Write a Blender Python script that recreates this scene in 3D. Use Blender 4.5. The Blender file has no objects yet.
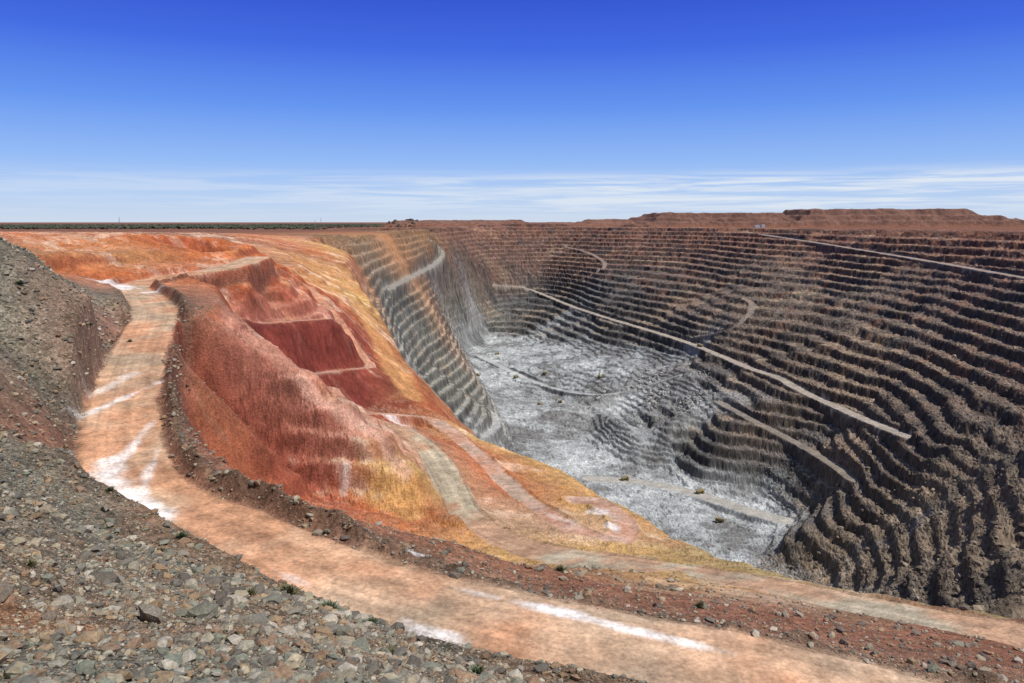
import bpy, bmesh, math, random, time
import numpy as np
from mathutils import Vector, Matrix, Euler
from mathutils.geometry import delaunay_2d_cdt
T0=time.time()
rng=np.random.default_rng(7); random.seed(7)
EYE=25.0   # lookout eye level; the surrounding plain is z=0
FL=800.0
def lin(c):
    c=np.array(c,float)/255.0
    return np.where(c<=0.04045,c/12.92,((c+0.055)/1.055)**2.4)
# ---------------------------------------------------------------- ground classes: colour, terrace, roughness, gravel
K={
 'G':((124,116,100),0,.6,1.0),
 'O':((178,100,60),0,1.2,.1),
 'OB':((170,120,80),0,1.2,.1),
 'R':((156,84,62),0,.9,.0),
 'D':((122,60,50),0,.7,.0),
 'P':((186,132,110),0,.4,.0),
 'Y':((198,160,98),0,1.2,.1),
 'E':((160,142,98),0,1.2,.1),
 'T':((182,148,116),0,.6,.15),
 'B':((146,100,78),0,.8,.5),
 'GW':((120,117,108),1,2.5,0),
 'FW':((114,90,78),1,4.0,0),
 'RW':((106,92,80),1,4.0,0),
 'DW':((88,85,82),1,4.5,0),
 'F':((156,157,155),0,1.6,0),
 'FR':((140,139,135),0,5,0),
 'RB':((110,97,83),.42,13,0),
 'PL':((120,82,64),0,1.5,0),
}
pts=[];edges=[]
def S(u,v,D,k):
    y=FL*D/(v-222.0); x=y*(u-512)/FL
    pts.append((x,y,EYE-D,k)); return len(pts)-1
def W(x,y,D,k):
    pts.append((x,y,EYE-D,k)); return len(pts)-1
def line(fn,rows,closed=False):
    ids=[fn(*r) for r in rows]
    for a,b in zip(ids,ids[1:]): edges.append((a,b))
    return ids
def many(fn,rows):
    for r in rows: fn(*r)
many(W,[(0,0,1.7,'G'),(0,3,2.4,'G'),(0,6,4.6,'G'),(-6,6,4.0,'G'),(8,10,9,'G'),(20,25,20,'G'),(40,50,38,'G'),(60,60,46,'G'),
 (0,-60,1.5,'G'),(-60,-10,1.5,'G'),(60,-60,3,'G'),(70,20,35,'G'),(-40,30,4,'G'),(-70,60,6,'G'),(-100,100,9,'G'),(-150,190,2.5,'G'),
 (-170,250,6,'G'),(-230,330,16,'G'),(-300,100,1,'G'),(-300,300,8,'G'),(130,50,50,'B'),(200,90,60,'B'),(250,0,30,'B'),(120,-100,10,'G')])
many(S,[(0,690,9.4,'G'),(200,690,8.8,'G'),(400,690,11.5,'G'),(480,686,22,'G'),(520,690,46,'G'),(700,722,47,'G'),(1000,770,49,'G'),
 (400,655,32,'G'),(395,626,48.6,'G'),(300,640,15.7,'G'),(300,610,29,'G'),(150,600,18.9,'G'),(150,560,33.8,'G'),(100,530,40.4,'G'),
 (60,520,37,'G'),(40,480,38,'G'),(0,560,23,'G'),(0,620,14,'G'),(60,640,12,'G'),(0,490,29,'G'),(0,440,34,'G'),(50,400,37.8,'G'),(0,340,25.8,'G'),(60,330,31,'G'),
 (70,455,43,'B')])
line(S,[(-40,232,2.9,'G'),(0,238,4,'G'),(30,251,8.3,'G'),(60,275,17.2,'G'),(95,295,27,'G')])
line(S,[(60,272,24,'O'),(100,280,28,'O'),(170,272,26,'O'),(222,261,23,'O')])
line(S,[(55,250,13.5,'OB'),(130,256,18,'OB'),(200,252,18,'O'),(238,250,17.5,'O')])
line(S,[(-30,232,5.5,'O'),(0,233,5.8,'O'),(60,233,6.3,'O'),(130,234,7,'O'),(200,237,9.5,'O'),(245,242,13.5,'O')])
many(W,[(-700,800,12,'PL'),(-350,900,12,'PL'),(-600,1500,20,'PL'),(-450,1500,22,'PL'),(-900,3000,25,'PL'),(-450,2200,24,'PL'),(-600,500,6,'PL')])
line(S,[(222,300,31.5,'B'),(203,315,33,'B'),(175,350,37,'B'),(170,390,39.5,'B'),(190,435,43,'B'),(245,480,45,'B'),(320,512,47,'B'),(400,530,48.5,'B'),(440,537,50,'B')])
many(W,[(-104,260,56,'R'),(-92,222,66,'D'),(-70,200,72,'R'),(-50,182,78,'R'),(-25,172,82,'R'),(0,185,86,'B')])
line(S,[(176,385,56,'R'),(200,430,71.5,'R'),(260,475,84,'R'),(330,502,88,'R'),(400,520,90,'O')])
line(S,[(212,318,35,'O'),(238,335,42,'P'),(270,360,50,'P'),(310,395,60,'P'),(350,430,69,'P'),(385,465,78,'Y'),(418,505,87,'O')])
line(S,[(225,325,38,'P'),(258,332,43,'P'),(302,365,52,'P'),(345,398,62,'P'),(388,432,71,'P'),(418,468,79,'Y')])
many(W,[(-108,362,68,'D'),(-84,340,88,'D'),(-62,356,98,'D'),(-45,380,101,'R')])
line(S,[(236,321,50,'P'),(285,317,54,'P'),(332,314,58,'P')]); line(S,[(240,328,51.5,'D'),(290,325,55.5,'D'),(334,322,59.5,'D')])
line(S,[(303,370,80,'D'),(372,362,90,'D')]); line(S,[(303,379,81,'R'),(374,371,91.5,'R')])
line(S,[(362,408,103,'D'),(416,404,107.5,'D')])
many(S,[(200,270,29.5,'O'),(260,262,30,'O'),(215,285,30.5,'O'),(250,300,41,'R'),(300,300,46,'R'),(250,285,34,'O'),(330,295,52,'O'),(300,265,38,'OB'),(380,350,88,'O'),(400,390,102,'OB'),(350,322,68,'R'),(358,300,66,'Y')])
line(S,[(250,234,18,'O'),(285,236,22,'O'),(320,242,30,'Y'),(350,265,50,'OB'),(380,310,80,'Y'),(405,360,100,'OB'),(430,408,110,'O'),(480,440,115,'Y'),(560,470,115,'Y'),(620,505,115,'Y'),
 (690,545,105,'E'),(760,570,95,'E'),(830,592,85,'E'),(930,605,75,'E'),(1024,618,70,'E'),(1150,640,68,'B')])
many(S,[(280,250,30,'OB'),(310,250,34,'O')])
many(S,[(410,440,92,'T'),(440,470,97,'T'),(455,500,98,'T'),(480,525,96,'T'),(530,548,90,'Y'),(600,560,85,'Y'),(700,575,78,'Y'),(820,600,70,'T'),(950,622,66,'B'),
 (470,450,109,'O'),(510,490,109,'O'),(560,525,105,'T'),(610,535,102,'T'),(590,505,109,'Y'),(640,550,97,'Y')])
line(S,[(440,541,53,'B'),(520,562,54,'B'),(640,594,55,'B'),(760,612,56,'B'),(900,637,57,'B'),(1024,657,58,'B'),(1200,690,60,'B')])
# ------------------------ pit
many(W,[(-60,700,270,'GW'),(-95,900,310,'GW'),(0,1250,425,'F'),(20,950,425,'F'),(80,520,250,'DW'),(150,640,340,'DW'),(110,300,200,'DW'),(180,450,290,'RB'),(200,900,425,'F'),(230,730,390,'DW'),
 (150,190,130,'RB'),(260,330,225,'RB'),(280,800,410,'F')])
line(S,[(335,236,28,'GW'),(362,238,28,'GW'),(385,234,26,'OB'),(405,232,25,'FW'),(415,231,25,'FW'),(430,230,25,'FW'),(448,229,25,'FW'),(462,228,25,'FW')])
many(S,[(380,270,85,'GW'),(400,300,146,'GW'),(420,340,215,'GW'),(440,380,296,'GW'),(430,270,130,'GW'),(445,310,240,'GW'),(450,258,120,'FW'),(460,300,250,'GW'),
 (390,330,150,'GW'),(410,370,220,'GW'),(430,400,290,'GW'),(365,262,62,'GW'),(350,252,44,'OB')])
L1=line(S,[(515,445,421,'F'),(505,425,420,'F'),(490,402,415,'F'),(474,375,410,'F'),(464,352,405,'F'),(486,340,408,'F')])
L2=line(S,[(520,341,400,'F'),(570,346,370,'F'),(610,352,350,'F'),(650,356,338,'F'),(695,366,330,'F')]); edges.append((L1[-1],L2[0]))
for i in L1[:-1]:
    x,y,z,k=pts[i]; W(x-24,y+4,EYE-z-38,'GW')
x,y,z,k=pts[L1[-1]]; W(x-10,y+45,EYE-z-40,'GW')
for i in L2[:-1]:
    x,y,z,k=pts[i]; W(x+8,y+30,EYE-z-16,'DW')
many(S,[(500,405,418,'F'),(485,372,412,'F'),(545,400,424,'F'),(590,440,425,'F')])
many(S,[(600,365,360,'F'),(650,372,345,'FR'),(690,385,335,'FR'),(712,400,338,'FR')])
line(S,[(600,405,390,'FR'),(622,412,362,'FR'),(665,416,352,'FR'),(708,414,345,'FR')])
L3=line(S,[(605,420,420,'F'),(640,440,417,'F'),(672,470,420,'F'),(700,487,422,'F'),(760,498,424,'F'),(784,515,418,'F'),(770,540,418,'F'),(745,556,424,'F')])
for i,(dx,dy,dd) in zip(L3[1:-1],[(20,10,14),(20,20,16),(8,28,16),(10,30,18),(25,5,18),(25,-10,20)]):
    x,y,z,k=pts[i]; W(x+dx,y+dy,EYE-z-dd,'DW')
many(S,[(700,440,385,'DW'),(740,470,395,'DW'),(680,530,425,'F'),(720,520,425,'F'),(640,470,425,'F'),(722,408,325,'DW'),(708,378,318,'DW')])
many(S,[(500,305,311,'DW'),(500,280,226,'FW'),(500,255,134,'FW'),(540,292,280,'DW'),(540,320,350,'DW'),(570,300,283,'DW'),(545,265,175,'FW'),(545,245,100,'FW'),
 (600,315,285,'DW'),(600,335,318,'DW'),(600,285,217,'DW'),(600,260,145,'FW'),(600,240,75,'FW'),
 (650,333,288,'DW'),(660,345,305,'DW'),(700,350,290,'RW'),(700,290,195,'RW'),(690,255,120,'FW'),
 (740,368,287,'RW'),(740,310,209,'RW'),(740,270,138,'RW'),(750,420,330,'RW'),(790,470,380,'DW'),
 (800,390,285,'RW'),(830,440,320,'RW'),(810,340,240,'RW'),(820,290,160,'RW'),(820,255,92,'FW'),
 (915,440,270,'RW'),(900,380,247,'RW'),(900,330,196,'RW'),(900,290,140,'RW'),(900,255,76,'FW'),
 (1024,520,253,'RB'),(1024,440,232,'RB'),(1024,380,197,'RW'),(1024,330,152,'RW'),(1024,290,109,'RW'),(1024,255,60,'FW'),
 (1024,600,265,'RB'),(960,560,285,'RB'),(900,590,345,'RB'),(830,585,400,'RB'),(780,562,414,'RB'),(900,520,328,'RB'),(850,480,340,'RB'),(940,470,279,'RB'),(820,520,395,'RB')])
line(W,[(-175,3333,25,'FW'),(0,3550,12,'FW'),(200,3600,14,'FW'),(396,3600,22,'FW'),(620,3350,22,'FW'),(855,3000,25,'FW'),(920,2450,25,'FW'),(970,2000,25,'FW'),(998,1560,25,'FW'),(1040,1200,40,'RW'),(1060,900,60,'RW'),(1000,600,90,'RW'),(800,300,90,'RB'),(500,120,75,'RB')])
many(W,[(700,850,170,'RW'),(560,600,215,'RB'),(420,400,232,'RB'),(800,800,130,'RW'),(650,400,180,'RB'),(1500,400,25,'PL'),(1350,1500,25,'PL'),(1600,2500,25,'PL'),(1200,3200,25,'PL'),(0,4200,22,'PL'),(-600,3800,25,'PL'),(800,3900,25,'PL')])
for a in range(0,360,20):
    for R in (9000,70000): W(R*math.sin(math.radians(a)),R*math.cos(math.radians(a)),25,'PL')
# ---------------------------------------------------------------- TIN
vin=[Vector((p[0],p[1])) for p in pts]
vo,eo,fo,ov,oe,of=delaunay_2d_cdt(vin,edges,[],0,1e-4)
P2=np.array([(v.x,v.y) for v in vo])
att=np.zeros((len(pts),7))
for i,p in enumerate(pts):
    c,t,a,g=K[p[3]]; att[i]=[p[2],*lin(c),t,a,g]
AT=np.zeros((len(vo),7)); pin=np.array([(p[0],p[1]) for p in pts])
for i,o in enumerate(ov):
    if len(o): AT[i]=att[o[0]]
    else:
        d=np.hypot(*(pin-P2[i]).T); j=np.argsort(d)[:3]; w=1/(d[j]+1e-3); AT[i]=(att[j]*w[:,None]).sum(0)/w.sum()
th=np.concatenate([np.linspace(-math.pi,-0.62,26)[:-1],np.linspace(-0.6,0.6,1060),np.linspace(0.605,.9,60),np.linspace(0.92,math.pi,26)[1:]])
rr=np.concatenate([np.geomspace(1.2,60,220)[:-1],np.geomspace(60,500,620)[:-1],np.geomspace(500,4600,960)[:-1],np.geomspace(4600,60000,50)])
NR,NC=len(rr),len(th)
X=rr[:,None]*np.sin(th)[None,:]; Y=rr[:,None]*np.cos(th)[None,:]
F=np.zeros((NR,NC,7),np.float32)
def segd(a,b):
    ab=b-a; t=np.clip(-(a@ab)/(ab@ab+1e-9),0,1); return np.hypot(*(a+t*ab))
for f in fo:
    a,b,c=P2[f[0]],P2[f[1]],P2[f[2]]
    den=(b[1]-c[1])*(a[0]-c[0])+(c[0]-b[0])*(a[1]-c[1])
    if abs(den)<1e-9: continue
    ts=[math.atan2(q[0],q[1]) for q in (a,b,c)]
    l1=((b[1]-c[1])*(-c[0])+(c[0]-b[0])*(-c[1]))/den; l2=((c[1]-a[1])*(-c[0])+(a[0]-c[0])*(-c[1]))/den
    inside=min(l1,l2,1-l1-l2)>=-1e-6
    if inside or max(ts)-min(ts)>math.pi-0.02: j0,j1=0,NC
    else: j0=np.searchsorted(th,min(ts)-1e-3);j1=np.searchsorted(th,max(ts)+1e-3)
    rmin=0 if inside else min(segd(a,b),segd(b,c),segd(c,a)); rmax=max(np.hypot(*a),np.hypot(*b),np.hypot(*c))
    i0=np.searchsorted(rr,rmin*.999);i1=np.searchsorted(rr,rmax*1.001)
    if i1<=i0 or j1<=j0: continue
    xs=X[i0:i1,j0:j1];ys=Y[i0:i1,j0:j1]
    w1=((b[1]-c[1])*(xs-c[0])+(c[0]-b[0])*(ys-c[1]))/den
    w2=((c[1]-a[1])*(xs-c[0])+(a[0]-c[0])*(ys-c[1]))/den
    w3=1-w1-w2
    m=(w1>=-1e-5)&(w2>=-1e-5)&(w3>=-1e-5)
    sub=F[i0:i1,j0:j1]
    sub[m]=w1[m][:,None]*AT[f[0]]+w2[m][:,None]*AT[f[1]]+w3[m][:,None]*AT[f[2]]
def box(A,n,axis):
    k=2*n+1
    pad=[(0,0)]*A.ndim; pad[axis]=(n+1,n)
    B=np.cumsum(np.pad(A,pad,mode='edge').astype(np.float64),axis=axis)
    B=np.moveaxis(B,axis,0); r=(B[k:]-B[:-k])/k
    return np.moveaxis(r,0,axis)
def blur(A,n,m=None):
    for _ in range(2):
        A=box(A,n,0);A=box(A,m or n,1)
    return A
def sm(x,a,b):
    t=np.clip((x-a)/(b-a),0,1); return t*t*(3-2*t)
Rg=np.hypot(X,Y)
Z0=F[...,0].astype(np.float64)
Zs=blur(Z0,2); Zb=blur(Z0,10,6)
wf=sm(Rg,520,900); wn=sm(Rg,8,40)
Z=Z0*(1-wn)+(Zs*(1-wf)+Zb*wf)*wn
C=np.stack([blur(F[...,k],3) for k in (1,2,3)],-1)
TT=blur(F[...,4],2);AA=blur(F[...,5],5);GG=blur(F[...,6],3)
TT=sm(TT,.05,.6)
# ---------------------------------------------------------------- noise
def hsh(xi,yi,s):
    h=(xi*374761393+yi*668265263+s*1442695041)&0x7fffffff
    h=((h^(h>>13))*1274126177)&0x7fffffff
    h=h^(h>>16)
    return (h&0xffffff)/float(0xffffff)
def vn(x,y,s):
    xf=np.floor(x);yf=np.floor(y);fx=x-xf;fy=y-yf;xi=xf.astype(np.int64);yi=yf.astype(np.int64)
    fx=fx*fx*(3-2*fx);fy=fy*fy*(3-2*fy)
    a=hsh(xi,yi,s);b=hsh(xi+1,yi,s);c=hsh(xi,yi+1,s);d=hsh(xi+1,yi+1,s)
    return (a+(b-a)*fx)*(1-fy)+(c+(d-c)*fx)*fy
def fbm(x,y,L,o,s,ridge=False,g=.5):
    v=0;am=1;tot=0;ca,sa=math.cos(.6),math.sin(.6);x=x/L;y=y/L
    for i in range(o):
        n=vn(x,y,s+i*17)
        if ridge: n=1-abs(2*n-1)
        v=v+am*n;tot+=am;am*=g
        x,y=(x*ca-y*sa)*2.03+5.1,(x*sa+y*ca)*2.03+9.7
    return v/tot*2-1
J1=rng.normal(size=(NR,NC)); J2=rng.normal(size=(NR,NC)); J2=(J2+np.roll(J2,1,1)+np.roll(J2,1,0))/1.7   # stone-scale scatter
# ---------------------------------------------------------------- mine dumps on the skyline
nh=fbm(X,Y,240,5,3)*80
def plateau(x0,x1,y0,y1,h,s,k=1):
    n=nh*k
    d=np.minimum(np.minimum(X-x0,x1-X)+n,np.minimum(Y-y0,y1-Y)+n)
    return h*(0.35*sm(d,0,s*.3)+0.3*sm(d,s*.38,s*.62)+.35*sm(d,s*.74,s))
hill=np.maximum.reduce([plateau(600,1480,3900,4450,70,150),plateau(860,1180,4000,4450,86,240,-1),plateau(1340,2480,3850,4500,90,150,-1),plateau(1560,2150,3950,4450,106,300),plateau(2250,2900,4000,4500,52,160),
   plateau(-640,150,3950,4450,30,90),plateau(100,640,4000,4400,20,90,-1),plateau(300,700,4050,4400,36,120),plateau(2400,3600,4150,4500,34,140,-1)])
hn=fbm(X,Y,50,4,303)*sm(hill,4,30)*7
# ---------------------------------------------------------------- benches
n150=fbm(X,Y,170,4,21); n40=fbm(X,Y,38,4,23,g=.6)
steep=sm(np.hypot(np.gradient(Z,axis=0)/np.gradient(Rg,axis=0),np.gradient(Z,axis=1)/(np.gradient(th)[None,:]*Rg+1e-9)),.7,1.3)
west=sm(-X,-40,60)*sm(2900-Y,0,400)
zt=Z+(9*n150+6*n40*(1-.8*west)+5*np.sin(Z/31+.004*X))*TT
hb=15.0
tq=(zt)/hb+100; fl=np.floor(tq);fr=tq-fl
seg=np.floor(n150*3.2+X/420+Y/520)
vary=hsh(fl.astype(np.int64),seg.astype(np.int64),5)*.26
ter=(fl-100)*hb+hb*(0.15*fr+0.85*sm(fr,.48+vary*.6,.74+vary*.8))
keep=sm(fbm(X,Y,170,5,77,g=.65),-.5,-.05); keep=np.maximum(keep,west)
Zt=Z+(ter-Z)*np.clip(TT,0,1)*(0.5+.5*keep)
face=sm(fr,.48,.58)*(1-sm(fr,.88,1))*TT*(.5+.5*keep)
ne=(1-TT)*(1-sm(Rg,1250,1500))*(1-np.clip(GG*1.5,0,1))*sm(Rg,190,240)*sm(Z,-150,-110)
w70=5*fbm(X,Y,70,4,61)
t2=(Z+w70)/8.0+50;f2=np.floor(t2);r2=t2-f2
Zt=Zt+ne*.5*((f2-50)*8+8*sm(r2,.45,.95)-Z-w70)*sm(fbm(X,Y,130,2,66),-.35,.15)
rill=fbm(X,Y,12,6,63,ridge=True,g=.65)
Zt=Zt+ne*rill*1.5
flo=(1-TT)*sm(-Z,260,290)
f3=(Z+6*n40+5*n150)/7.0+90
Zt=Zt+flo*(.55*((np.floor(f3)-90)*7+7*sm(f3-np.floor(f3),.55,.9)-(f3-90)*7)+2.2*fbm(X,Y,30,6,67,ridge=True,g=.65))
rn=fbm(X,Y,60,6,31,g=.55)
rg=fbm(X+.5*Y,Y*.75,80,6,41,ridge=True,g=.58)
rk=fbm(X,Y,26,5,45,ridge=True,g=.68)
near=fbm(X,Y,7,5,51,g=.55)
Anear=1-sm(Rg,300,600)
big=sm(AA,4.5,12)
Zt=Zt+AA*(0.40*rn+big*1.05*rg)*(1-Anear)+(3.0+2.2*big)*rk*TT*(1-Anear)*(1-.6*west)+Anear*(AA*.55*near+ .9*rn*sm(Rg,60,200))
Zt=Zt+hill+hn
Zt=Zt+(.45*J2*TT+.25*J2*flo)*(1-Anear)*sm(Rg,500,900)*(1-.5*west)+.05*J2*ne
print('noise',time.time()-T0)
Zhit=blur(Zt,4,3)
def hit(u,v,r0=330):
    t=math.atan2(u-512,FL); j=int(np.searchsorted(th,t)); z=Zhit[:,j]; y=rr*math.cos(th[j])
    dip=(EYE-z)/y; i0=int(np.searchsorted(rr,r0)); k=np.nonzero(dip[i0:]<=(v-222)/FL)[0]
    i=i0+(int(k[0]) if len(k) else 0); yy=y[i]; return (yy*(u-512)/FL,yy,float(z[i]))
def cr(P,n=10):
    P=np.array(P,float);Q=np.vstack([2*P[0]-P[1],P,2*P[-1]-P[-2]]);out=[]
    for i in range(1,len(Q)-2):
        for t in np.linspace(0,1,n,endpoint=False):
            a,b,c,d=Q[i-1:i+3]
            out.append(.5*((2*b)+(-a+c)*t+(2*a-5*b+4*c-d)*t*t+(-a+3*b-3*c+d)*t**3))
    out.append(P[-1]);return np.array(out)
def sv(rows): return [((FL*D/(v-222))*(u-512)/FL,FL*D/(v-222),EYE-D) for u,v,D in rows]
def hv(rows,r0=330,ns=3):
    R=np.array(rows,float);t=np.arange(len(R));tt=np.linspace(0,len(R)-1,(len(R)-1)*3+1)
    P=np.array([hit(np.interp(q,t,R[:,0]),np.interp(q,t,R[:,1]),r0) for q in tt])
    for _ in range(ns):
        Pp=np.vstack([P[:1],P,P[-1:]]);P=(Pp[:-2]+Pp[1:-1]*2+Pp[2:])/4
    return P
roads={
 'haul_road':(cr(sv([(258,257,22),(232,266,24.5),(172,277,28),(132,286,30),(148,300,32.3),(155,316,34),(138,355,38),(124,405,41.5),(122,455,44),(150,497,46),(220,526,47),(320,568,48.5),(450,606,49.5),(600,641,50),(750,668,50.5),(870,700,51),(1100,770,52)])),7.6,(188,152,122)),
 'lower_haul_road':(cr(sv([(375,424,91),(405,434,93),(432,458,96),(450,490,98),(462,515,98),(500,540,94),(560,556,88),(640,568,82),(760,588,74),(900,618,67.5),(1040,645,64)])),6.5,(168,154,130)),
 'spur_track':(cr(sv([(330,415,90),(380,414,96),(432,420,104.5),(470,448,108.5),(510,487,109),(556,520,105.5),(600,541,101.5),(622,536,102.5),(622,520,105.5),(600,503,108.5),(575,500,109.5)])),4.2,(200,164,142)),
 'pit_ramp':(cr(hv([(490,285),(520,287),(540,293),(570,306),(600,316),(650,331),(700,347),(750,369),(780,378),(800,391),(860,418),(915,440)],330,2),4),9.5,(158,146,132)),
 'rim_ramp':(cr(hv([(735,231),(800,240),(860,250),(940,263),(1024,278),(1100,290)]),4),9,(148,132,120)),
 'upper_bench_ramp':(cr(hv([(560,246),(590,252),(612,266),(590,276),(575,282)]),4),8,(132,118,106)),
 'switchback':(cr(hv([(690,338),(730,332),(748,318),(756,304),(742,298)]),4),8,(132,118,106)),
 'lower_bench_ramp':(cr(hv([(712,398),(750,420),(790,440),(830,462),(860,486)],600),4),8,(132,122,110)),
 'west_ramp':(cr(hv([(425,238),(445,250),(440,261),(428,269),(402,281),(383,292)]),4),9,(146,140,130)),
 'pit_floor_ramp':(cr(sv([(590,478,424),(640,482,424),(690,492,421),(740,508,417),(782,520,412)])),14,(166,160,150)),
 'floor_track':(cr(hv([(470,352),(500,366),(545,388),(600,398),(640,388),(690,372)],900)),8,(178,176,172)),
 'floor_loop':(cr(hv([(480,405),(497,415),(497,430),(480,438)],900)),8,(184,182,178)),
 'bench_track':(cr(hv([(234,325),(270,323),(332,319)],340,1)),2.6,(200,150,128)),
 'bench_track_b':(cr(hv([(303,375),(340,371),(374,367)],380,1)),2.6,(200,150,128)),
 'upper_track':(cr(hv([(262,262),(300,280),(322,300),(345,330),(372,368)],420,2)),3.5,(190,138,110)),
}
roadmask=np.zeros_like(Z)
def rdist(path,mask):
    xs=X[mask];ys=Y[mask];bd=np.full(xs.shape,1e9);bz=np.zeros_like(bd);sg=np.zeros_like(bd)
    for p,q in zip(path,path[1:]):
        d=q[:2]-p[:2];L2=d@d+1e-9
        t=np.clip(((xs-p[0])*d[0]+(ys-p[1])*d[1])/L2,0,1)
        ex=xs-p[0]-t*d[0];ey=ys-p[1]-t*d[1];dd=np.hypot(ex,ey);m=dd<bd
        bd[m]=dd[m];bz[m]=(p[2]+t*(q[2]-p[2]))[m];sg[m]=np.sign(d[0]*ey-d[1]*ex)[m]
    return bd,bz,sg
ndn=fbm(X,Y,14,3,91); n5=fbm(X,Y,4,3,93)
def pm(path,mg): return (X>path[:,0].min()-mg)&(X<path[:,0].max()+mg)&(Y>path[:,1].min()-mg)&(Y<path[:,1].max()+mg)
for name,(path,hw,col) in roads.items():
    mask=pm(path,hw*2+10)
    bd,bz,sg=rdist(path,mask)
    ndv=ndn[mask];n5v=n5[mask]
    f=1-sm(bd,hw,hw*1.35+1)
    z=Zt[mask]; z=z*(1-f)+(bz+.12*ndv)*f
    b=0
    if name=='haul_road':
        side=np.where(sg>0,1,.3)
        b=2.0*np.exp(-((bd-hw-2.6-.7*ndv)/1.4)**2)*side*np.clip(.75+.9*ndv+.8*n5v,.1,2)
    elif name in('lower_haul_road','spur_track'): b=.9*np.exp(-((bd-hw-1.2)/1.0)**2)*np.clip(.8+.7*ndv+.6*n5v,0,2)
    Zt[mask]=z+b
    rm=roadmask[mask];e=1-sm(bd+ndv*(1.6 if hw<8 else 3.5),hw-.8,hw+.8);
    if name.startswith('floor'): e*=.5
    if 'bench_ramp' in name or name=='switchback': e*=.75
    roadmask[mask]=np.maximum(rm,e)
    c=C[mask];cc=lin(col);c=c*(1-e[:,None])+cc*e[:,None]
    if name=='haul_road':
        bb=np.exp(-((bd-hw-3.2)/2.4)**2)*np.where(sg>0,1,.3); bb=bb[:,None]*.8
        c=c*(1-bb)+lin((108,90,74))*bb
        g=GG[mask];GG[mask]=np.maximum(g,bb[:,0])
    C[mask]=c
GG*=1-roadmask
# ---------------------------------------------------------------- colour of the ground
dzr=np.gradient(Zt,axis=0)/np.gradient(Rg,axis=0)
dzt=np.gradient(Zt,axis=1)/(np.gradient(th)[None,:]*Rg+1e-9)
slope=np.hypot(dzr,dzt)
def mix(C,col,w): return C*(1-w[...,None])+np.asarray(col)*w[...,None]
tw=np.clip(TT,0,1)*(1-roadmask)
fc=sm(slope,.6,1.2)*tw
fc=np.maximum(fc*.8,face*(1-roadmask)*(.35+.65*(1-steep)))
C=C*(1+(.30*(1-fc)-.45*fc)*tw)[...,None]  # darker face rock, paler bench debris; also paints in some bench shading
nb=fbm(X,Y,90,5,111,g=.6); nc=fbm(X,Y,35,5,121,g=.65)
up=sm(Zt,-110,-5)*tw
C=mix(C,lin((134,82,62)),np.clip(up*(.4+.6*nb),0,.65)*(1-.5*fc))
C=mix(C,lin((160,138,112)),np.clip((nb-.08)*2.0,0,.5)*tw*(1-fc))
C=mix(C,lin((62,60,59)),np.clip((nc-.02)*1.8,0,.6)*tw)
C=mix(C,lin((126,86,66)),np.clip((-nc-.12)*1.6,0,.4)*tw*sm(X,250,450)*sm(Zt,-290,-150))
st=hsh(np.floor((zt+4*n150)/hb*2).astype(np.int64),0*fl.astype(np.int64),9)
C*=(1+.45*(st-.5)*west*tw)[...,None]
C=mix(C,lin((150,118,84)),west*tw*sm(Zt,-110,-20)*.45)
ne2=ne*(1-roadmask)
nw=(1-TT)*(1-sm(Rg,1300,1600))*(1-roadmask)*(1-np.clip(GG*1.5,0,1))*sm(Rg,100,130)*sm(Z,-150,-110)
ns=fbm(X+Zt*.8,Y,24,6,131,g=.7); ny=fbm(X,Y,55,6,141,g=.6)
C=mix(C,lin((198,136,88)),np.clip((ny-.12)*2.4,0,.45)*nw)
C=mix(C,lin((122,62,48)),np.clip((-ny-.14)*2.2,0,.4)*nw*sm(-X,-30,20))
C=mix(C,lin((208,184,158)),np.clip((ns-.16)*3.5,0,.6)*nw)
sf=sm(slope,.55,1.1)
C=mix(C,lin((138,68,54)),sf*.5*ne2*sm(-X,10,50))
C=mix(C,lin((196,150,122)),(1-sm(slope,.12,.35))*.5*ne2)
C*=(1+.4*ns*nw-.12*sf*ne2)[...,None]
def tint(path,hw,col,wt,soft=.35):
    mask=pm(path,hw*2); bd,_,_=rdist(path,mask); e=(1-sm(bd+ndn[mask]*hw*.45,hw*(1-soft),hw*(1+soft)))*wt*(1-roadmask[mask]*.8)
    c=C[mask];C[mask]=c*(1-e[:,None])+lin(col)*e[:,None]*(1+.25*ns[mask])[:,None]
tint(cr(hv([(258,345),(300,348),(345,345)],350,1)),12,(116,54,45),.75)
tint(cr(hv([(325,395),(365,390),(405,385)],380,1)),11,(116,54,45),.7)
tint(cr(hv([(355,300),(375,335),(392,365),(412,398)],480,1)),9,(200,150,96),.55)
tint(cr(sv([(300,380,56),(340,412,65),(378,446,75),(404,482,83)])),2.6,(204,160,138),.6)
tint(cr(sv([(380,480,81),(405,505,87),(412,515,89)])),5,(200,160,100),.5)
gv=fbm(X,Y,9,5,151); g2=fbm(X,Y,38,3,161)
gm=np.clip(GG,0,1)*(1-sm(Rg,420,600))
C=mix(C,lin((146,106,76)),np.clip((g2-.3)*2.5,0,.4)*gm)
C=mix(C,lin((158,104,66)),np.clip((gv-.25)*3,0,.5)*gm*sm(np.hypot(X+12,Y-22),26,8))
C*=(1+.3*gv*gm)[...,None]
fm=flo*(1-roadmask)
C*=(1+(.45*nb+.5*nc)*fm)[...,None]
C=mix(C,lin((188,188,184)),np.clip((nb*.6+nc-.24)*2.4,0,.45)*fm)
C=mix(C,lin((108,104,100)),np.clip((-nb*.9-nc*.6-.12)*2.2,0,.65)*fm)
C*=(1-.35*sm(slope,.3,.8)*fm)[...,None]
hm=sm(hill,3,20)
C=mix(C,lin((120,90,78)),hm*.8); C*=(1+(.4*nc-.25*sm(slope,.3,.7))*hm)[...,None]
nr=fbm(X,Y,16,4,171)
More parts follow.
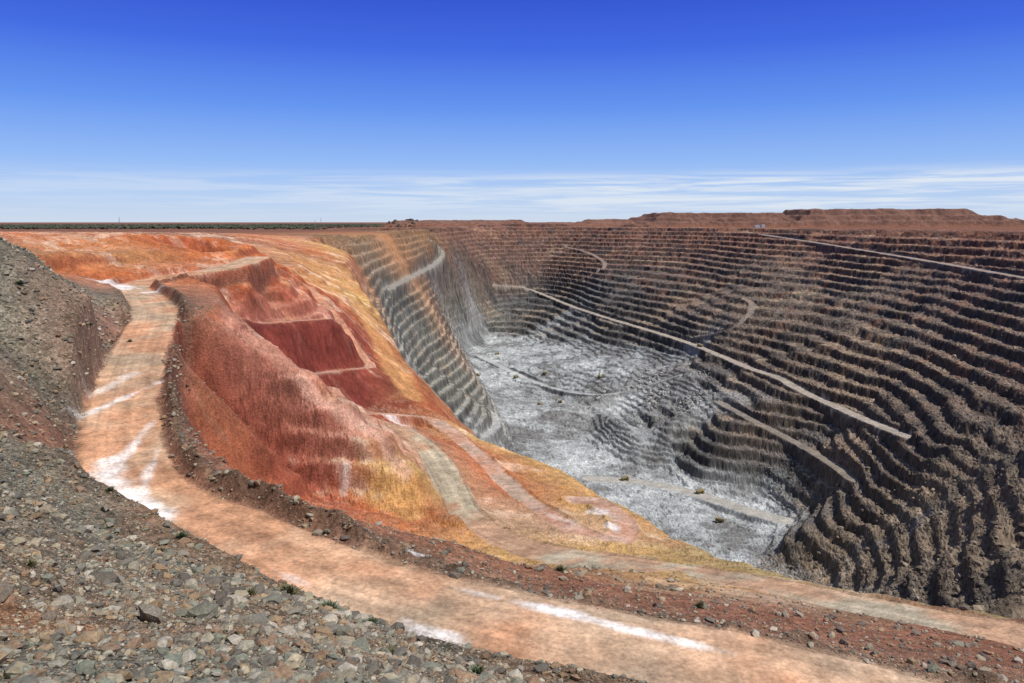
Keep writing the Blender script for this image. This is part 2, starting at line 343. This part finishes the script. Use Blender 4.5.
rw=roadmask*(1-sm(Rg,450,600))
C=mix(C,lin((180,120,84)),np.clip((nr-.0)*1.8,0,.5)*rw)
C=mix(C,lin((158,142,120)),np.clip((-nr-.06)*1.8,0,.6)*rw)
# stone-scale speckle
C*=np.clip(1+J1*(.20*tw*sm(Rg,500,800)+.13*fm+.08*ne2+.05*hm)+.12*J2*(tw+flo)*(1-roadmask),.4,1.8)[...,None]
nsalt=fbm(X,Y,8,6,181,g=.68)
def salt(u,v,D,rx,ry,ang,s=1.0):
    global C
    y=FL*D/(v-222);x=y*(u-512)/FL
    ca,sa=math.cos(ang),math.sin(ang)
    a=((X-x)*ca+(Y-y)*sa)/rx;b=(-(X-x)*sa+(Y-y)*ca)/ry
    d=np.sqrt(a*a+b*b)
    w=np.clip((1.0-d+1.1*nsalt)*1.7,0,1)*s
    C=mix(C,lin((224,214,206)),w*.88)
for a in [(106,478,45,3.0,12,.3),(126,500,46,4.5,8,.8),(155,518,46.5,4,5,.9),(116,405,42,1.5,22,-.15,.75),(136,440,43.2,1.2,18,.15,.6),(150,468,44.5,1.2,12,.3,.7),(112,384,40,2,12,0,.6),(128,455,44,1,14,.2,.6),
 (115,287,30,9,14,.9),(150,292,31,5,5,0,.9),(425,629,49.3,6,1.5,-.5),(545,609,49.8,7,1.0,-.42,.9),(600,622,50,9,1.2,-.42,.9),(670,640,50.3,9,1.2,-.42,.9),(480,590,49,4,.8,-.4,.6),(290,577,48.3,3,1.2,-.6,.5),
 (415,551,48.5,1.4,1,0,.9),(597,512,107,5,9,0,.85),(614,528,104,3,8,0,.85),(345,485,84,2,5,0,.4),(395,418,97,9,5,0,.75),(560,520,106,2,18,.5,.4)]:
    salt(*a)
C=np.clip(C,0.012,.85)
def samp(A,x,y):
    r=np.hypot(x,y);t=np.arctan2(x,y)
    fi=np.interp(r,rr,np.arange(NR));fj=np.interp(t,th,np.arange(NC))
    i=np.clip(fi.astype(int),0,NR-2);j=np.clip(fj.astype(int),0,NC-2);a=fi-i;b=fj-j
    if A.ndim==3:a=a[...,None];b=b[...,None]
    return (A[i,j]*(1-a)+A[i+1,j]*a)*(1-b)+(A[i,j+1]*(1-a)+A[i+1,j+1]*a)*b
def mesh_from(name,V,Fq,col=None,extra=None,smooth=False):
    me=bpy.data.meshes.new(name); V=np.asarray(V,np.float32);Fq=np.asarray(Fq,np.int32);k=Fq.shape[1]
    me.vertices.add(len(V));me.vertices.foreach_set('co',V.ravel())
    me.loops.add(Fq.size);me.loops.foreach_set('vertex_index',Fq.ravel())
    me.polygons.add(len(Fq));me.polygons.foreach_set('loop_start',np.arange(0,Fq.size,k,dtype=np.int32))
    me.polygons.foreach_set('use_smooth',np.full(len(Fq),smooth))
    me.update(calc_edges=True)
    if col is not None:
        a=me.color_attributes.new('Col','FLOAT_COLOR','POINT')
        cc=np.ones((len(V),4),np.float32);cc[:,:3]=col
        if extra is not None: cc[:,3]=extra
        a.data.foreach_set('color',cc.ravel())
    ob=bpy.data.objects.new(name,me);bpy.context.scene.collection.objects.link(ob);return ob
def nd(nt,t,**k):
    n=nt.nodes.new(t)
    for a,b in k.items(): setattr(n,a,b)
    return n
def ground_mat(name,road=False):
    m=bpy.data.materials.new(name);m.use_nodes=True;nt=m.node_tree;L=nt.links
    bs=nt.nodes['Principled BSDF'];bs.inputs['Roughness'].default_value=.95;bs.inputs['Specular IOR Level'].default_value=.1
    at=nd(nt,'ShaderNodeVertexColor');at.layer_name='Col'
    tc=nd(nt,'ShaderNodeTexCoord')
    def noise(scale,det,vec=None,ro=.6):
        n=nd(nt,'ShaderNodeTexNoise');n.inputs['Scale'].default_value=scale;n.inputs['Detail'].default_value=det;n.inputs['Roughness'].default_value=ro
        L.new(vec or tc.outputs['Object'],n.inputs['Vector']);return n
    def rng_(n,a,b,lo=.3,hi=.7):
        r=nd(nt,'ShaderNodeMapRange');r.inputs[1].default_value=lo;r.inputs[2].default_value=hi;r.inputs[3].default_value=a;r.inputs[4].default_value=b;L.new(n,r.inputs[0]);return r.outputs[0]
    def mul(a,b):
        q=nd(nt,'ShaderNodeMath',operation='MULTIPLY');L.new(a,q.inputs[0]);L.new(b,q.inputs[1]);return q.outputs[0]
    mp=nd(nt,'ShaderNodeMapping');mp.inputs['Scale'].default_value=(1,1,.12);L.new(tc.outputs['Object'],mp.inputs['Vector'])
    n1=noise(.06,10,None,.72);n2=noise(1.6,6);n3=noise(.3,7,mp.outputs[0],.68)
    f=mul(rng_(n1.outputs[0],.66,1.34),rng_(n2.outputs[0],.70,1.30));f=mul(f,rng_(n3.outputs[0],.64,1.36))
    vo=nd(nt,'ShaderNodeTexVoronoi');vo.inputs['Scale'].default_value=7;L.new(tc.outputs['Object'],vo.inputs['Vector'])
    vs=nd(nt,'ShaderNodeSeparateColor');L.new(vo.outputs['Color'],vs.inputs[0])
    vo2=nd(nt,'ShaderNodeTexVoronoi');vo2.inputs['Scale'].default_value=1.5;L.new(tc.outputs['Object'],vo2.inputs['Vector'])
    vs2=nd(nt,'ShaderNodeSeparateColor');L.new(vo2.outputs['Color'],vs2.inputs[0])
    pb=mul(rng_(vs.outputs[0],.55,1.5,0,1),rng_(vs2.outputs[1],.6,1.4,0,1))
    mx=nd(nt,'ShaderNodeMix',data_type='FLOAT');mx.inputs[2].default_value=1.0
    L.new(at.outputs['Alpha'],mx.inputs[0]);L.new(pb,mx.inputs[3])
    f=mul(f,mx.outputs[0])
    vm=nd(nt,'ShaderNodeVectorMath',operation='SCALE');L.new(at.outputs['Color'],vm.inputs[0]);L.new(f,vm.inputs['Scale'])
    L.new(vm.outputs[0],bs.inputs['Base Color'])
    b1=nd(nt,'ShaderNodeBump');b1.inputs['Strength'].default_value=.7 if not road else .2;b1.inputs['Distance'].default_value=4.0 if not road else .8
    L.new(n1.outputs[0],b1.inputs['Height'])
    b2=nd(nt,'ShaderNodeBump');b2.inputs['Strength'].default_value=.7 if not road else .25;b2.inputs['Distance'].default_value=.4
    L.new(n2.outputs[0],b2.inputs['Height']);L.new(b1.outputs[0],b2.inputs['Normal'])
    b4=nd(nt,'ShaderNodeBump');b4.inputs['Strength'].default_value=.6 if not road else .1;b4.inputs['Distance'].default_value=1.6
    L.new(n3.outputs[0],b4.inputs['Height']);L.new(b2.outputs[0],b4.inputs['Normal'])
    b3=nd(nt,'ShaderNodeBump');b3.inputs['Distance'].default_value=.12;b3.invert=True
    L.new(at.outputs['Alpha'],b3.inputs['Strength']);L.new(vo.outputs['Distance'],b3.inputs['Height']);L.new(b4.outputs[0],b3.inputs['Normal'])
    L.new(b3.outputs[0],bs.inputs['Normal'])
    return m
def flat_mat(name,col,rough=.6,attr=False,metal=0):
    m=bpy.data.materials.new(name);m.use_nodes=True;nt=m.node_tree;L=nt.links
    bs=nt.nodes['Principled BSDF'];bs.inputs['Roughness'].default_value=rough;bs.inputs['Metallic'].default_value=metal
    if attr: bs.inputs['Specular IOR Level'].default_value=.15
    tc=nd(nt,'ShaderNodeTexCoord');n=nd(nt,'ShaderNodeTexNoise');n.inputs['Scale'].default_value=9 if attr else 1.5;n.inputs['Detail'].default_value=6
    L.new(tc.outputs['Object'],n.inputs['Vector'])
    r=nd(nt,'ShaderNodeMapRange');r.inputs[1].default_value=.3;r.inputs[2].default_value=.7;r.inputs[3].default_value=.65;r.inputs[4].default_value=1.3;L.new(n.outputs[0],r.inputs[0])
    vm=nd(nt,'ShaderNodeVectorMath',operation='SCALE');L.new(r.outputs[0],vm.inputs['Scale'])
    if attr:
        at=nd(nt,'ShaderNodeVertexColor');at.layer_name='Col';L.new(at.outputs['Color'],vm.inputs[0])
        b=nd(nt,'ShaderNodeBump');b.inputs['Strength'].default_value=.6;b.inputs['Distance'].default_value=.04;L.new(n.outputs[0],b.inputs['Height']);L.new(b.outputs[0],bs.inputs['Normal'])
    else: vm.inputs[0].default_value=col
    L.new(vm.outputs[0],bs.inputs['Base Color']);return m
MG=ground_mat('earth_and_rock');MR=ground_mat('packed_road_dirt',True);MROCK=flat_mat('broken_rock',None,.9,True)
V=np.stack([X,Y,Zt],-1).reshape(-1,3)
ii=np.arange(NR-1)[:,None]*NC;jj=np.arange(NC-1)[None,:]
a=(ii+jj).ravel();Fq=np.stack([a,a+NC,a+NC+1,a+1],1)
v0,v1,v2=V[Fq[500000,0]],V[Fq[500000,1]],V[Fq[500000,2]]
if np.cross(v1-v0,v2-v0)[2]<0: Fq=Fq[:,::-1]
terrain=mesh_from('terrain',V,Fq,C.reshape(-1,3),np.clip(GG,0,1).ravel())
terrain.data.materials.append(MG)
print('terrain',len(V),time.time()-T0)
def ribbon(name,path,hw,step):
    d=np.r_[0,np.cumsum(np.hypot(*np.diff(path[:,:2],axis=0).T))];n=int(d[-1]/step)+2
    s=np.linspace(0,d[-1],n);x=np.interp(s,d,path[:,0]);y=np.interp(s,d,path[:,1])
    tx=np.gradient(x);ty=np.gradient(y);l=np.hypot(tx,ty);tx/=l;ty/=l
    m=41;o=np.linspace(-1,1,m)
    px=x[:,None]-ty[:,None]*o*hw;py=y[:,None]+tx[:,None]*o*hw
    z=samp(Zt,px,py)
    wob=fbm(px,py,6,4,201)
    z=z+.10-0.45*sm(np.abs(o)[None,:]+.18*wob,.82,1.0)
    ruts=sum(np.exp(-((o-q)/.03)**2) for q in (-.55,-.3,.18,.5))
    z=z-.04*ruts
    c=samp(C,px,py)*(1-.12*ruts)[None,:,None]*(1+.28*fbm(s[:,None]/40+0*o,o[None,:]*hw+.8*np.sin(s/35)[:,None],1.6,5,211))[...,None]
    V=np.stack([px,py,z],-1).reshape(-1,3)
    ii=np.arange(n-1)[:,None]*m;jj=np.arange(m-1)[None,:];a=(ii+jj).ravel();Fq=np.stack([a,a+m,a+m+1,a+1],1)
    q=V[Fq[0]];
    if np.cross(q[1]-q[0],q[2]-q[0])[2]<0:Fq=Fq[:,::-1]
    ob=mesh_from(name,V,Fq,np.clip(c,0,.85).reshape(-1,3),np.zeros(len(V)),True);ob.data.materials.append(MR);return ob
ribbon('haul_road',roads['haul_road'][0],8.3,.6)
ribbon('lower_haul_road',roads['lower_haul_road'][0],7,1.2)
def ico(sub):
    bm=bmesh.new();bmesh.ops.create_icosphere(bm,subdivisions=sub,radius=1)
    v=np.array([q.co[:] for q in bm.verts]);f=np.array([[w.index for w in q.verts] for q in bm.faces]);bm.free();return v,f
def rocks(name,x,y,s,sub,cols,sink=.25):
    v,f=ico(sub);n=len(x);k=len(v);var=[]
    for q in range(24):
        w=v.copy();
        for _ in range(7):
            nrm=rng.normal(size=3);nrm/=np.linalg.norm(nrm);d=rng.uniform(.45,.85);t=w@nrm;w=np.where((t>d)[:,None],w-(t-d)[:,None]*nrm,w)
        w+=rng.normal(scale=.05,size=w.shape);w*=rng.uniform([.8,.6,.45],[1.3,1.0,.8]);var.append(w)
    var=np.array(var);B=var[rng.integers(0,24,n)]
    a=rng.uniform(0,6.28,n);b=rng.normal(0,.35,n)
    ca,sa,cb,sb=np.cos(a),np.sin(a),np.cos(b),np.sin(b)
    x1=B[...,0];y1=B[...,1]*cb[:,None]-B[...,2]*sb[:,None];z1=B[...,1]*sb[:,None]+B[...,2]*cb[:,None]
    x2=x1*ca[:,None]-y1*sa[:,None];y2=x1*sa[:,None]+y1*ca[:,None]
    z=samp(Zt,x,y)
    V=np.stack([x[:,None]+x2*s[:,None],y[:,None]+y2*s[:,None],z[:,None]+(z1+sink)*s[:,None]],-1).reshape(-1,3)
    Fq=(f[None]+(np.arange(n)*k)[:,None,None]).reshape(-1,3)
    ob=mesh_from(name,V,Fq,np.repeat(cols,k,0));ob.data.materials.append(MROCK);return ob
pal=np.array([lin(c) for c in [(126,120,106),(144,138,120),(104,102,94),(158,146,122),(134,108,86),(114,118,104),(168,160,144),(90,87,80),(146,122,94)]])
def scatter(n,r0,r1,t0=-.6,t1=.6,thr=.35):
    t=rng.uniform(t0,t1,n);r=np.exp(rng.uniform(math.log(r0),math.log(r1),n));x=r*np.sin(t);y=r*np.cos(t)
    g=samp(GG,x,y);m=g>rng.uniform(thr*.5,1,n)*.9;return x[m],y[m],r[m]
def rcol(n,x,y):
    c=pal[rng.integers(0,len(pal),n)]*rng.uniform(.7,1.2,(n,1));return c*.8+samp(C,x,y)*.2
x,y,r=scatter(34000,9,48);s=np.clip(.04*(1+rng.pareto(1.9,len(x))),.04,.36);rocks('loose_rocks',x,y,s,1,rcol(len(x),x,y))
x,y,r=scatter(60000,35,330);s=np.clip(r*.0014*(1+rng.pareto(2.4,len(x))),.06,.9);rocks('gravel_slope_rocks',x,y,s,1,rcol(len(x),x,y))
bx,by,bs=[],[],[]
for (u,v,D,sz,k) in [(320,620,30,.5,16),(350,640,26,.45,16),(460,672,24,.4,14),(200,640,14,.22,10),(420,650,36,.5,16),(100,660,12,.16,12),(30,660,11.5,.16,12),(270,600,36,.5,14),(130,640,15,.2,10)]:
    yy=FL*D/(v-222);xx=yy*(u-512)/FL
    for _ in range(k): bx.append(xx+rng.normal()*yy*.035);by.append(yy+rng.normal()*yy*.08);bs.append(sz*rng.uniform(.4,1.4))
bx,by,bs=map(np.array,(bx,by,bs));rocks('boulder_pile',bx,by,bs,2,rcol(len(bx),bx,by)*1.1,.3)
n=4800;u=rng.uniform(606,706,n);v=rng.uniform(366,412,n);hx=np.array([hit(a,b) for a,b in zip(u[::4],v[::4])])
xx=np.repeat(hx[:,0],4)+rng.normal(0,14,n);yy=np.repeat(hx[:,1],4)+rng.normal(0,22,n)
m=fbm(xx,yy,60,3,400)>-.15;xx=xx[m];yy=yy[m];c=np.tile(lin((152,149,144)),(len(xx),1))*rng.uniform(.45,1.25,(len(xx),1))
rocks('blasted_rubble',xx,yy,np.clip(1.4*(1+rng.pareto(2.2,len(xx))),1.2,6),1,c,.1)
# fallen blocks on the benches of the near east wall
n=16000;u=rng.uniform(760,1030,n);yy=rng.uniform(520,1500,n);xx=yy*(u-512)/FL
m=(samp(TT,xx,yy)>.3)&(rng.uniform(size=n)<sm(fbm(xx,yy,70,3,410),-.3,.5))&(samp(roadmask,xx,yy)<.1);xx=xx[m];yy=yy[m]
rocks('fallen_wall_blocks',xx,yy,np.clip(.7*(1+rng.pareto(2.0,len(xx))),.7,4),1,(samp(C,xx,yy)*rng.uniform(.6,1.5,(len(xx),1))+.01),.1)
print('rocks',time.time()-T0)
MV=flat_mat('dry_shrub',(.13,.12,.05),.8);MV2=flat_mat('green_shrub',(.06,.085,.03),.8)
def shrub(x,y,h,mat):
    V=[];Fc=[];z=float(samp(Zt,np.array([x]),np.array([y]))[0])
    for i in range(170):
        a=rng.uniform(0,6.28);ph=rng.uniform(.15,1.35);l=h*rng.uniform(.5,1.1);bx_,by_=rng.normal(0,h*.15,2)
        d=np.array([math.cos(a)*math.cos(ph),math.sin(a)*math.cos(ph),math.sin(ph)]);sd=np.array([-math.sin(a),math.cos(a),0])*h*.05
        p=np.array([x+bx_,y+by_,z-.03]);k=len(V)
        V+=[p-sd*.4,p+sd*.4,p+d*l*.6+sd,p+d*l+np.array([0,0,-.1*l]),p+d*l*.6-sd]
        Fc+=[(k,k+1,k+2),(k,k+2,k+4),(k+4,k+2,k+3)]
    o=mesh_from('shrub',V,Fc);o.data.materials.append(mat)
for (u,v,D,h,g) in [(288,577,42,1.7,0),(329,597,38,1.3,1),(182,540,43,1.2,1),(110,505,42,1.0,0),(372,612,40,.9,1),(250,590,30,.8,0),(160,545,40,.8,0),(130,320,30,1.2,0),(46,290,20,1.6,1),
  (20,268,11,1.4,1),(478,665,30,.8,1),(536,668,43,.9,1),(60,420,36,1.0,0),(90,350,33,1.1,1),(230,645,15,.35,0),(30,600,17,.45,0),(390,652,30,.7,0),(560,565,54,1.3,0),(700,605,55,1.2,0)]:
    yy=FL*D/(v-222);shrub(yy*(u-512)/FL,yy,h,MV2 if g else MV)
MT=flat_mat('eucalypt_foliage',(.05,.06,.032),.9)
v,f=ico(1);n=5600
t=rng.uniform(-.6,.08,n);r=rng.uniform(2500,7500,n)
tx=r*np.sin(t);ty=r*np.cos(t);m=(tx<-480)&((samp(TT,tx,ty))<.1);tx=tx[m];ty=ty[m]
tx2=rng.uniform(700,3000,700);ty2=rng.uniform(4600,6500,700);tx=np.r_[tx,tx2];ty=np.r_[ty,ty2];n=len(tx)
s=rng.uniform(2.5,6,n)
V=(v[None]*np.array([1.2,1.2,.75])*(1+.35*rng.normal(size=(n,len(v),1)))*s[:,None,None]);V[...,0]+=tx[:,None];V[...,1]+=ty[:,None];V[...,2]+=(samp(Zt,tx,ty)+s*1.0)[:,None]
o=mesh_from('tree_line',V.reshape(-1,3),(f[None]+(np.arange(n)*len(v))[:,None,None]).reshape(-1,3));o.data.materials.append(MT)
class Kit:
    def __init__(s,name): s.name=name;s.bm=bmesh.new();s.mats=[]
    def mi(s,m):
        if m not in s.mats:s.mats.append(m)
        return s.mats.index(m)
    def box(s,c,d,mat,rot=(0,0,0),taper=1):
        r=bmesh.ops.create_cube(s.bm,size=1);vs=r['verts']
        for q in vs:
            if q.co.z>0:q.co.x*=taper;q.co.y*=taper
        M=Matrix.Translation(c)@Euler(rot).to_matrix().to_4x4()@Matrix.Diagonal((*d,1))
        bmesh.ops.transform(s.bm,matrix=M,verts=vs);k=s.mi(mat)
        for fa in {fa for q in vs for fa in q.link_faces}:fa.material_index=k
    def cyl(s,c,r,h,mat,axis='Y',r2=None,seg=16):
        q=bmesh.ops.create_cone(s.bm,cap_ends=True,segments=seg,radius1=r,radius2=r if r2 is None else r2,depth=h);vs=q['verts']
        R=Matrix.Rotation(math.pi/2,4,'X') if axis=='Y' else (Matrix.Rotation(math.pi/2,4,'Y') if axis=='X' else Matrix.Identity(4))
        bmesh.ops.transform(s.bm,matrix=Matrix.Translation(c)@R,verts=vs);k=s.mi(mat)
        for fa in {fa for w in vs for fa in w.link_faces}:fa.material_index=k
    def done(s,x,y,rz=0,z=None):
        me=bpy.data.meshes.new(s.name);s.bm.to_mesh(me);s.bm.free()
        for m in s.mats:me.materials.append(m)
        o=bpy.data.objects.new(s.name,me);bpy.context.scene.collection.objects.link(o)
        o.location=(x,y,float(samp(Zt,np.array([x]),np.array([y]))[0]) if z is None else z);o.rotation_euler=(0,0,rz);return o
MYel=flat_mat('yellow_paint',(.36,.27,.09),.6);MDk=flat_mat('rubber',(.02,.02,.02),.8);MWh=flat_mat('white_sheet_metal',(.6,.6,.58),.5);MSt=flat_mat('steel',(.3,.3,.3),.5,metal=.5);MGl=flat_mat('cab_glass',(.03,.04,.05),.1)
def truck(x,y,rz):
    k=Kit('haul_truck')
    k.box((0,0,2.4),(12,3,1),MYel)
    k.box((-1.6,0,5),(8.4,7,2.6),MYel,(0,-.1,0),1.12);k.box((-1.6,0,6.32),(7.6,6.2,.3),MSt,(0,-.1,0));k.box((4.2,0,6.9),(4,7.2,.3),MYel)
    k.box((4.9,1.6,4.8),(2,2.4,2.2),MYel);k.box((5.92,1.6,5.1),(.1,2.0,1.2),MGl);k.box((5.6,0,3.2),(1.6,5.5,1.8),MYel);k.box((6.5,0,2.8),(.15,3,1.4),MDk)
    for sx,ys in((4,(-3,3)),(-3.2,(-3.3,-1.9,1.9,3.3))):
        for q in ys:k.cyl((sx,q,1.8),1.8,1.2,MDk);k.cyl((sx,q*1.02,1.8),.8,1.25,MYel)
    k.done(x,y,rz)
def excav(x,y,rz):
    k=Kit('excavator')
    for q in(-2.6,2.6):
        k.box((0,q,1),(8,1.4,1.6),MDk);k.cyl((4,q,1),.85,1.4,MDk);k.cyl((-4,q,1),.85,1.4,MDk)
    k.cyl((0,0,2.1),1.8,.7,MSt,'Z');k.box((-1,0,4),(8,6,3),MYel);k.box((2.4,2,6.6),(2.4,2,2.4),MWh);k.box((3.62,2,6.8),(.1,1.7,1.5),MGl)
    k.box((-3.5,0,4.2),(2.6,6.4,3),MDk);k.box((6,-.3,6.8),(7.5,1.1,1.2),MYel,(0,-.5,0));k.box((10.6,-.3,6),(1,.9,6),MYel,(0,-.35,0));k.box((10.6,-.3,2.6),(3,3,2.4),MSt,(0,.3,0),.8)
    k.done(x,y,rz)
for u,v,rz in[(497,355,.3),(545,375,1.2),(625,481,0.1),(720,523,2.9),(540,405,2.2),(700,349,2.2),(516,378,.8),(700,495,.2)]:
    truck(*hit(u,v)[:2],rz)
for u,v,rz in[(478,376,1),(560,403,2.5),(600,378,.4)]: excav(*hit(u,v)[:2],rz)
p=bpy.data.objects.new('ore_processing_plant',None);bpy.context.scene.collection.objects.link(p)
for i,(x,y,w_,h) in enumerate([(1120,3660,22,8),(1150,3670,14,11)]):
    k=Kit('mill_shed_%d'%i);k.box((0,0,h/2),(w_,20,h),MWh);k.box((0,0,h+1.2),(w_+1.5,21,2.4),MSt,taper=.6)
    for q in range(4):k.box((-w_*.36+q*w_*.24,-10.1,h*.45),(w_*.12,.3,h*.5),MSt)
    k.done(x,y).parent=p
k=Kit('chimney');k.cyl((0,0,12),1.5,24,MSt,'Z',1.1);k.done(1140,3690).parent=p
def mast(x,y,h):
    k=Kit('radio_mast')
    for a in range(3):
        k.cyl((1.2*math.cos(a*2.1),1.2*math.sin(a*2.1),h/2),.3,h,MSt,'Z',.2,6)
    for z in range(4,int(h),5):k.box((0,0,z),(2.4,2.4,.25),MSt,(0,0,z))
    k.cyl((0,0,h*.8),1.3,2.5,MWh,'Z');k.done(x,y)
mast(-1080,2200,34);mast(-860,3600,45);mast(-640,2600,30)
# ---------------------------------------------------------------- light
sd=Vector((.60,-.42,0)).normalized();el=math.radians(57)
sdir=Vector((sd.x*math.cos(el),sd.y*math.cos(el),math.sin(el)))
sun=bpy.data.lights.new('sun','SUN');sun.energy=4.8;sun.angle=math.radians(.5);sun.color=(1,.965,.9)
so=bpy.data.objects.new('sun',sun);bpy.context.scene.collection.objects.link(so);so.rotation_euler=sdir.to_track_quat('Z','Y').to_euler();so.location=(200,-100,400)
w=bpy.data.worlds.new('World');bpy.context.scene.world=w;w.use_nodes=True;nt=w.node_tree;L=nt.links
bg=nt.nodes['Background'];bg.inputs[1].default_value=.1
sky=nd(nt,'ShaderNodeTexSky',sky_type='NISHITA');sky.sun_disc=False;sky.sun_elevation=el;sky.sun_rotation=math.atan2(sd.x,sd.y);sky.dust_density=.4;sky.ozone_density=3
tc=nd(nt,'ShaderNodeTexCoord');sp=nd(nt,'ShaderNodeSeparateXYZ');L.new(tc.outputs['Generated'],sp.inputs[0])
cr_=nd(nt,'ShaderNodeValToRGB');L.new(sp.outputs['Z'],cr_.inputs[0]);e=cr_.color_ramp
stops=[(0,(204,219,240)),(.03,(182,209,247)),(.075,(144,185,249)),(.14,(94,146,243)),(.21,(58,102,230)),(.27,(42,78,212)),(.45,(92,124,186)),(1,(122,140,172))]
e.elements[0].position=0;e.elements[1].position=1
for ps,c in stops[1:-1]:
    q=e.elements.new(ps);q.color=(*lin(c),1)
e.elements[0].color=(*lin(stops[0][1]),1);e.elements[len(stops)-1].color=(*lin(stops[-1][1]),1)
sc=nd(nt,'ShaderNodeVectorMath',operation='SCALE');sc.inputs['Scale'].default_value=10;L.new(cr_.outputs[0],sc.inputs[0])
m1=nd(nt,'ShaderNodeMix',data_type='RGBA');m1.inputs[0].default_value=.9;L.new(sky.outputs[0],m1.inputs[6]);L.new(sc.outputs[0],m1.inputs[7])
mp=nd(nt,'ShaderNodeMapping');mp.inputs['Scale'].default_value=(3.2,3.2,75);mp.inputs['Rotation'].default_value=(0,math.radians(.6),0);L.new(tc.outputs['Generated'],mp.inputs[0])
nz=nd(nt,'ShaderNodeTexNoise');nz.inputs['Scale'].default_value=1.6;nz.inputs['Detail'].default_value=9;nz.inputs['Roughness'].default_value=.62;nz.inputs['Distortion'].default_value=.5;L.new(mp.outputs[0],nz.inputs[0])
def mr(src,a,b,c,d):
    r=nd(nt,'ShaderNodeMapRange',interpolation_type='SMOOTHSTEP');r.inputs[1].default_value=a;r.inputs[2].default_value=b;r.inputs[3].default_value=c;r.inputs[4].default_value=d;L.new(src,r.inputs[0]);return r.outputs[0]
def ml(a,b):
    q=nd(nt,'ShaderNodeMath',operation='MULTIPLY');L.new(a,q.inputs[0]);L.new(b,q.inputs[1]);return q.outputs[0]
cl=ml(mr(nz.outputs[0],.38,.62,0,1),mr(sp.outputs['Z'],.006,.022,.25,1));cl=ml(cl,mr(sp.outputs['Z'],.046,.068,1,0));cl=ml(cl,mr(sp.outputs['X'],-.5,.3,.3,.9))
m2=nd(nt,'ShaderNodeMix',data_type='RGBA');L.new(cl,m2.inputs[0]);L.new(m1.outputs[2],m2.inputs[6]);m2.inputs[7].default_value=(7.6,8.2,9.0,1)
L.new(m2.outputs[2],bg.inputs[0])
cd=bpy.data.cameras.new('camera');cd.sensor_width=36;cd.lens=FL/1024*36;cd.shift_y=-(341.5-222)/1024;cd.clip_start=.1;cd.clip_end=120000
co=bpy.data.objects.new('camera',cd);bpy.context.scene.collection.objects.link(co);co.location=(0,0,EYE);co.rotation_euler=(math.pi/2,0,0);bpy.context.scene.camera=co
vs=bpy.context.scene.view_settings;vs.view_transform='Standard';vs.look='None';vs.exposure=0
print('done',time.time()-T0)
